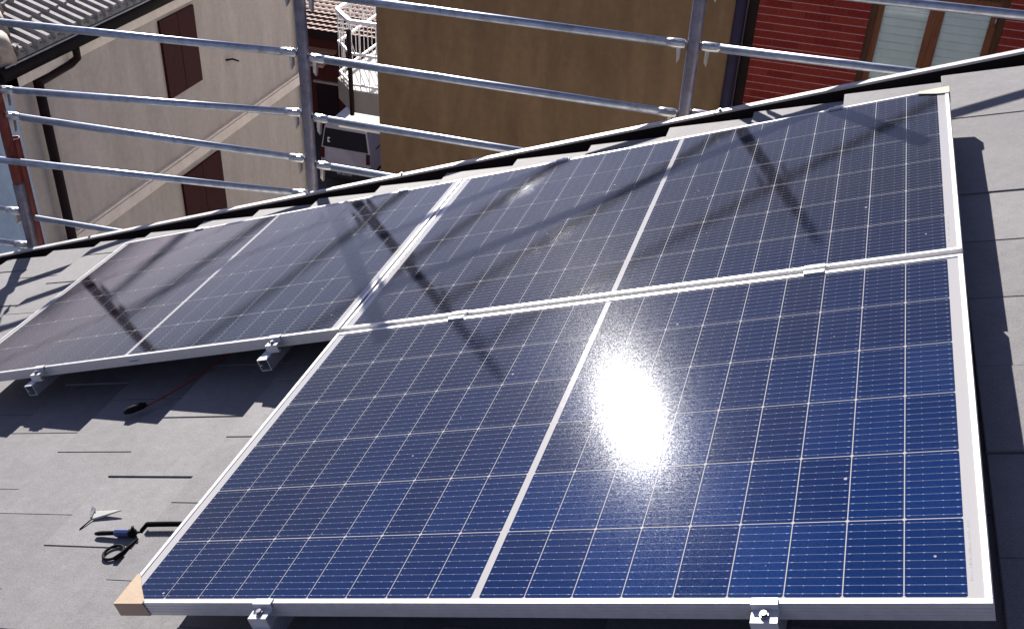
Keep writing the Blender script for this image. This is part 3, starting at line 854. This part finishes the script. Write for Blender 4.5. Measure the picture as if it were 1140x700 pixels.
b = MB(); b.tube([(HX+0.10, HY1-0.14, EZ-0.2), (HX+0.10, HY1-0.14, ZG)], 0.07, 12)
hrel(b).build('downpipe', M['pipe'], hs)
def shutter(y0, y1, z0, z1, lab):
    b = MB(); b.box(HX+0.003, HX+0.045, y0, (y0+y1)/2-0.006, z0, z1); b.box(HX+0.003, HX+0.045, (y0+y1)/2+0.006, y1, z0, z1)
    o = hrel(b).build('shutter', M['shutter'], hs); o['label'] = lab
shutter(11.49, 12.38, -4.40, -3.22, 'upper maroon shutter')
shutter(11.49, 12.62, -7.2, -5.70, 'lower maroon shutter half hidden by the roof edge')
# small iron bracket on the stucco
b = MB(); b.tube([(HX, 13.15, -4.35), (HX+0.10, 13.2, -4.33), (HX+0.13, 13.32, -4.40)], 0.016, 6); hrel(b).build('wall_bracket', M['pipe'], hs)
# roof: ribbed tiles in courses, hipped at the near corner
b = MB()
PITCH = math.radians(19); NR, RP, RIB = 15, 0.36, 0.165
HIPY = HY0 - 0.34
for k in range(NR):
    d0, d1 = k*RP, (k+1)*RP + 0.03
    ys, ye = HIPY + d0*0.98, HY1 + 0.35
    n = int((ye-ys)/RIB*14)
    V = []
    for (d, lift) in ((d0, 0.020), (d1, 0.0)):
        for i in range(n+1):
            y = ye - (ye-ys)*i/n + 0.0
            ph = (y + (0.5*RIB if k % 2 else 0)*0.0)/RIB*2*math.pi
            w = min(1.0, max(0.0, 0.55 + 1.6*math.sin(ph)))
            V.append((EX - d, y, EZ + d*math.tan(PITCH) + lift + 0.085*w))
    V += [(v[0], v[1], v[2]-0.03) for v in V[:n+1]]
    F = [(i, i+1, n+1+i+1, n+1+i) for i in range(n)] + [(2*(n+1)+i, 2*(n+1)+i+1, i+1, i) for i in range(n)]
    b.add(V, F, 0, False)
D = NR*RP
# the hipped end towards the viewer's side
for k in range(NR):
    d0, d1 = k*RP, (k+1)*RP+0.03
    xs, xe = EX - d0*0.98, HX - 9
    n = int(abs(xe-xs)/RIB*6)
    V = []
    for (d, lift) in ((d0, 0.020), (d1, 0.0)):
        for i in range(n+1):
            x = xs + (xe-xs)*i/n
            w = max(0.0, math.sin(x/RIB*2*math.pi))
            V.append((x, HIPY + d, EZ + d*math.tan(PITCH) + lift + 0.040*w))
    F = [(i+1, i, n+1+i, n+1+i+1) for i in range(n)]
    b.add(V, F, 0, False)
ro = hrel(b).build('roof', M['pantile'], hs)
b = MB()
hp0 = Vector((EX-0.02, HIPY+0.02, EZ+0.06)); hd = Vector((-1, 1/0.98, math.tan(PITCH)))
n = 15
for i in range(n):
    a = hp0 + hd*(i*0.36*0.98); c_ = hp0 + hd*((i+1.12)*0.36*0.98)
    b.tube([a, c_], [0.175, 0.140], 14)
hrel(b).build('hip_tiles', M['hip'], ro)

# ------------------------------------------------------------------ brown building facing us, with a balcony on its far side
bw = thing('brown_building', 'plain brown plastered building behind the scaffold', 'building', (-1.5, 9.0, ZG))
BO = Vector((-1.5, 9.0, ZG))
def brel(mb): mb.v = [tuple(Vector(v) - BO) for v in mb.v]; return mb
BX0, BX1, BY0, BY1, BZ = -3.43, 0.44, 9.0, 20.0, 0.80
b = MB(); b.box(BX0, BX1, BY0, BY1, ZG, BZ)
b.m[4] = b.m[5] = b.m[3] = 1  # unseen side and back walls made pale to tone down their warm bounce light
brel(b).build('wall', [M['brown'], M['stucco']], bw)
b = MB(); b.box(BX0-0.15, BX1, BY0-0.15, BY1+0.15, BZ+0.002, BZ+0.14); brel(b).build('roof', M['terracotta'], bw)
b = MB(); b.tube([(0.385, 8.93, BZ-0.05), (0.385, 8.93, ZG)], 0.056, 14)
for z in (-0.62, -2.4, -4.4): b.tube([(0.385, 8.93, z), (0.385, 8.93, z+0.05)], 0.063, 14)
brel(b).build('downpipe', M['purple'], bw)
FZ, TZ = -4.03, -3.00
plan = [(BX0, 12.0), (-5.24, 12.0), (-5.64, 12.42), (-5.62, 14.6), (BX0, 14.6)]
b = MB(); b.prism(list(reversed(plan)), FZ-0.32, FZ-0.002)
bal = brel(b).build('balcony', M['slabgrey'], bw)
b = MB(); b.prism(list(reversed([(BX0+0.0, 12.03), (-5.22, 12.03), (-5.60, 12.43), (-5.58, 14.57), (BX0, 14.57)])), FZ-0.001, FZ+0.02)
brel(b).build('balcony_floor', M['concrete'], bal)
b = MB()
MZ = -3.47
path = [Vector((BX0, 12.03, 0)), Vector((-5.22, 12.03, 0)), Vector((-5.60, 12.43, 0)), Vector((-5.58, 14.57, 0)), Vector((BX0, 14.57, 0))]
for a, c_ in zip(path[:-1], path[1:]):
    d = (c_-a); L_ = d.length; d.normalize(); nn = Vector((-d.y, d.x, 0))
    for z, w_, h_ in ((TZ, 0.05, 0.05), (MZ, 0.035, 0.035), (FZ+0.10, 0.03, 0.03)):
        q = []
        for zz in (z-h_/2, z+h_/2):
            for (pp, s_) in ((a, 1), (c_, 1), (c_, -1), (a, -1)):
                q.append(pp + nn*(s_*w_/2) + Vector((0, 0, zz)))
        b.add(q, [(3,2,1,0),(4,5,6,7),(0,1,5,4),(1,2,6,5),(2,3,7,6),(3,0,4,7)])
    n = max(2, int(round(L_/0.14)))
    for i in range(n+1):
        p_ = a + d*(L_*i/n)
        b.tube([p_ + Vector((0, 0, FZ+0.02)), p_ + Vector((0, 0, TZ))], 0.0065, 6)
    m_ = max(1, int(round(L_/0.46)))
    for i in range(m_):
        s0, s1 = L_*i/m_, L_*(i+1)/m_
        hx = [(0.16, 0), (0.84, 0), (1.0, 0.5), (0.84, 1), (0.16, 1), (0.0, 0.5), (0.16, 0)]
        for (u0, v0), (u1, v1) in zip(hx[:-1], hx[1:]):
            b.tube([a + d*(s0+(s1-s0)*u0) + Vector((0, 0, MZ+(TZ-MZ)*v0)), a + d*(s0+(s1-s0)*u1) + Vector((0, 0, MZ+(TZ-MZ)*v1))], 0.0075, 6)
brel(b).build('balcony_railing', M['iron'], bal)
b = MB(); b.tube([(-5.20, 11.95, TZ-0.1), (-5.20, 11.95, FZ-0.34)], 0.034, 10); brel(b).build('balcony_post', M['pipe'], bal)
b = MB(); b.box(-8.0, BX0-0.002, 17.05, 20.0, -7.07, -7.0); brel(b).build('sunlit_patch_slab', M['concrete'], bw)  # added slab standing in for a sunlit patch of pavement in the lane

# ------------------------------------------------------------------ brick building on the right
bk = thing('brick_building', 'dark red brick building with a brown wooden window on the right', 'building', (2.1, 9.0, ZG))
KO = Vector((2.1, 9.0, ZG))
def krel(mb): mb.v = [tuple(Vector(v) - KO) for v in mb.v]; return mb
KX0, KX1, KY, KD, KZ = 0.545, 9.0, 9.0, 0.28, 1.0
WX0, WX1, WZ0, WZ1 = 1.555, 2.715, -2.40, -0.845
b = MB()
b.box(KX0, WX0, KY, KY+KD, ZG, KZ); b.box(WX1, KX1, KY, KY+KD, ZG, KZ)
b.box(WX0, WX1, KY, KY+KD, ZG, WZ0); b.box(WX0, WX1, KY, KY+KD, WZ1, KZ)
b.box(KX0, KX1, 19.6, 20.0, ZG, KZ); b.box(KX0, KX0+0.28, KY+KD, 19.6, ZG, KZ); b.box(KX1-0.28, KX1, KY+KD, 19.6, ZG, KZ)
krel(b).build('wall', M['brick'], bk)
b = MB(); b.box(KX0-0.02, KX1+0.1, KY-0.15, 20.1, KZ+0.002, KZ+0.14); krel(b).build('roof', M['terracotta'], bk)
b = MB(); b.box(BX1+0.003, KX0-0.003, KY+0.10, 19.9, ZG, 0.6); krel(b).build('recess_shade_strip', M['pipe'], bk)  # recess between the buildings, its shade put into the dark colour
b = MB()
yf = KY + 0.03
b.box(WX0, WX0+0.055, yf-0.015, yf+0.09, WZ0, WZ1); b.box(WX1-0.055, WX1, yf-0.015, yf+0.09, WZ0, WZ1)
b.box(WX0+0.055, WX1-0.055, yf-0.015, yf+0.09, WZ1-0.04, WZ1); b.box(WX0+0.055, WX1-0.055, yf-0.015, yf+0.09, WZ0, WZ0+0.05)
wn_ = krel(b).build('window', M['darkwood'], bk)
xm = (WX0+WX1)/2
for s0, s1 in ((WX0+0.057, xm-0.001), (xm+0.001, WX1-0.057)):
    b = MB(); f_ = 0.062; z0, z1 = WZ0+0.052, WZ1-0.042
    b.box(s0, s0+f_, yf+0.01, yf+0.07, z0, z1, 0); b.box(s1-f_, s1, yf+0.01, yf+0.07, z0, z1)
    b.box(s0+f_, s1-f_, yf+0.01, yf+0.07, z1-0.055, z1); b.box(s0+f_, s1-f_, yf+0.01, yf+0.07, z0, z0+f_)
    krel(b).build('sash', M['wood'], wn_)
    b = MB(); b.box(s0+f_, s1-f_, yf+0.036, yf+0.040, z0+f_, z1-0.055); krel(b).build('pane', M['pane'], wn_)
b = MB()
z = WZ0+0.05
while z < WZ1-0.05:
    b.add([(WX0+0.121, yf+0.058, z), (WX1-0.121, yf+0.058, z), (WX1-0.06, yf+0.047, z+0.068), (WX0+0.06, yf+0.047, z+0.068),
           (WX1-0.06, yf+0.060, z+0.075), (WX0+0.06, yf+0.060, z+0.075)], [(0, 1, 2, 3), (3, 2, 4, 5)])
    z += 0.075
b.box(WX0+0.06, WX1-0.06, yf+0.066, yf+0.074, WZ0+0.05, WZ1-0.04)
krel(b).build('blind', M['blind'], wn_)
b = MB(); b.box(xm+0.012, xm+0.030, yf-0.004, yf+0.008, -1.72, -1.60); krel(b).build('window_handle', M['bolt'], wn_)
b = MB(); b.tube([(WX1-0.075, yf+0.004, -1.02), (WX1-0.075, yf+0.004, -1.10)], 0.009, 8)
krel(b).build('hinge', M['bolt'], wn_)

# ------------------------------------------------------------------ low dark red house at the end of the lane
eh = thing('lane_house', 'low dark red house with terracotta roof at the far end of the lane', 'house', (-17, 31, ZG))
EO = Vector((-17, 31, ZG))
def erel(mb): mb.v = [tuple(Vector(v) - EO) for v in mb.v]; return mb
b = MB(); b.box(-30, -9, 31.0, 40, ZG, -10.45); erel(b).build('wall', M['darkred'], eh)
b = MB()
for k in range(16):
    d0, d1 = k*0.30, (k+1)*0.30+0.02
    n = 150*4; V = []
    for (d, lift) in ((d0, 0.07), (d1, 0.0)):
        for i in range(n+1):
            x = -30 + 21.3*i/n
            V.append((x, 30.4+d, -10.15 + d*0.14 + lift + 0.014*math.sin(2*math.pi*x/0.24)))
    b.add(V, [(i, i+1, n+2+i, n+1+i) for i in range(n)])
erel(b).build('roof', M['terracotta'], eh)
b = MB(); b.box(-30, -8.7, 30.36, 30.42, -10.42, -10.14); erel(b).build('fascia', M['pipe'], eh)
b = MB(); b.add([(-19, 30.98, -10.95), (-14.95, 30.98, -10.95), (-14.95, 29.9, -11.15), (-19, 29.9, -11.15), (-19, 30.98, -11.02), (-14.95, 30.98, -11.02), (-14.95, 29.9, -11.22), (-19, 29.9, -11.22)],
                [(3, 2, 1, 0), (4, 5, 6, 7), (2, 3, 7, 6), (1, 2, 6, 5), (3, 0, 4, 7)])
erel(b).build('canopy', M['terracotta'], eh)
b = MB(); b.box(-15.9, -14.9, 30.9, 30.998, -12.22, -12.14, 0); b.box(-15.8, -15.0, 30.94, 30.997, ZG, -12.2, 1)
erel(b).build('door', [M['slabgrey'], M['pipe']], eh)

# ------------------------------------------------------------------ van parked in the lane
van = thing('parked_van', 'white roofed van seen from behind, parked in the lane between the houses', 'van', (-12.85, 27.0, ZG))
def sect(b, yq, pts_): return [(x, yq, z) for x, z in pts_]
prof = [(-0.86, 0.35), (-0.88, 0.95), (-0.86, 1.30), (-0.74, 2.00), (-0.62, 2.12), (0.62, 2.12), (0.74, 2.00), (0.86, 1.30), (0.88, 0.95), (0.86, 0.35)]
b = MB()
ys = [(0.0, 1.0, 0.0), (0.10, 1.0, 0.015), (3.0, 1.0, 0.02), (3.6, 0.99, -0.02)]
V = []
for (yq, s_, dz) in ys:
    for x, z in prof: V.append((x*s_, yq + (0.12*(z-1.0) if (z > 1.0 and yq < 0.2) else 0), z + (dz if z > 1.9 else 0)))
n = len(prof); F = []
for i in range(len(ys)-1):
    for k in range(n-1):
        F.append((i*n+k, (i+1)*n+k, (i+1)*n+k+1, i*n+k+1))
F += [tuple(range(n-1, -1, -1))[::-1], tuple((len(ys)-1)*n + k for k in range(n-1, -1, -1))]
b.add(V, F)
# bonnet
b.add([(-0.84, 3.6, 0.35), (0.84, 3.6, 0.35), (0.84, 3.6, 1.15), (-0.84, 3.6, 1.15), (-0.78, 4.4, 0.35), (0.78, 4.4, 0.35), (0.78, 4.4, 0.85), (-0.78, 4.4, 0.85)],
      [(0,1,2,3),(7,6,5,4),(0,4,5,1),(1,5,6,2),(2,6,7,3),(3,7,4,0)])
# sills so the sides reach the ground shadow
b.box(-0.80, 0.80, 0.1, 4.2, 0.25, 0.40)
# per-face paint: roof white, the rest silver
for i, f in enumerate(b.f):
    zc = sum(b.v[k][2] for k in f)/len(f)
    b.m[i] = 1 if zc > 2.04 else 0
b.build('body', [M['vansilver'], M['vanwhite']], van, 0.02)
def vquad(b, pts_, dy=-0.012):
    """a panel lying on the sloping rear face"""
    V = []
    for dd in (dy, 0.004):
        for x, z in pts_: V.append((x, (0.12*(z-1.0) if z > 1.0 else 0) + dd, z))
    k = len(pts_)
    b.add(V, [tuple(range(k)), tuple(range(2*k-1, k-1, -1))] + [(i, k+i, k+(i+1) % k, (i+1) % k) for i in range(k)])
b = MB(); vquad(b, [(-0.80, 1.34), (0.80, 1.34), (0.70, 1.96), (-0.70, 1.96)]); b.build('rear_window', M['vanglass'], van)
b = MB(); vquad(b, [(-0.62, 1.50), (-0.54, 1.50), (-0.54, 1.54), (-0.59, 1.54), (-0.59, 1.62), (-0.54, 1.62), (-0.54, 1.66), (-0.62, 1.66)], -0.016); b.build('window_sticker', M['white'], van)
for s_ in (-1, 1):
    b = MB(); q = [(s_*0.735, 0.95), (s_*0.875, 0.95), (s_*0.855, 1.30), (s_*0.735, 1.30)]
    if s_ < 0: q = q[::-1]
    vquad(b, q, -0.02); b.build('tail_light', M['tail'], van)
b = MB(); b.box(-0.86, 0.86, -0.10, -0.002, 0.32, 0.70); b.build('rear_bumper', M['vandark'], van, 0.03)
b = MB(); vquad(b, [(-0.80, 0.62+0.10), (0.80, 0.72), (0.80, 0.745), (-0.80, 0.745)], -0.01); b.build('tailgate_seam', M['vandark'], van)
b = MB(); b.box(-0.27, 0.27, -0.108, -0.101, 0.47, 0.58); pl_ = b.build('number_plate', M['vandark'], van)
cu = bpy.data.curves.new('plate_text', 'FONT'); cu.body = 'EM 007VW'; cu.size = 0.115; cu.align_x = 'CENTER'; cu.extrude = 0.001
tmp = bpy.data.objects.new('plate_text', cu); COL.objects.link(tmp)
dg = bpy.context.evaluated_depsgraph_get()
me = bpy.data.meshes.new_from_object(tmp.evaluated_get(dg)); bpy.data.objects.remove(tmp)
me.materials.clear(); me.materials.append(M['plate'])
po = bpy.data.objects.new('plate_lettering', me); COL.objects.link(po); po.parent = pl_
po.location = (0, -0.110, 0.486); po.rotation_euler = (math.pi/2, 0, 0)
for s_ in (-1, 1):
    for yq in (0.7, 3.5):
        b = MB(); b.tube([(s_*0.68, yq, 0.32), (s_*0.70, yq, 0.32), (s_*0.86, yq, 0.32), (s_*0.88, yq, 0.32)], [0.28, 0.32, 0.32, 0.28], 24)
        w_ = b.build('wheel', M['black'], van)
        b = MB(); b.tube([(s_*0.881, yq, 0.32), (s_*0.89, yq, 0.32)], [0.19, 0.17], 18); b.build('rim', M['rail'], w_)
for s_ in (-1, 1):
    b = MB(); b.box(s_*0.868, s_*1.06, 3.1, 3.2, 1.30, 1.55, 0, 0.02); b.build('side_mirror', M['vandark'], van)
    b = MB(); b.box(s_*0.862, s_*0.875, 0.5, 3.0, 1.28, 1.33); b.build('side_trim', M['vandark'], van)
b = MB(); b.tube([(-0.66, 0.10, 2.15), (0.66, 0.10, 2.15)], 0.025, 8); b.build('roof_bar', M['vanwhite'], van)
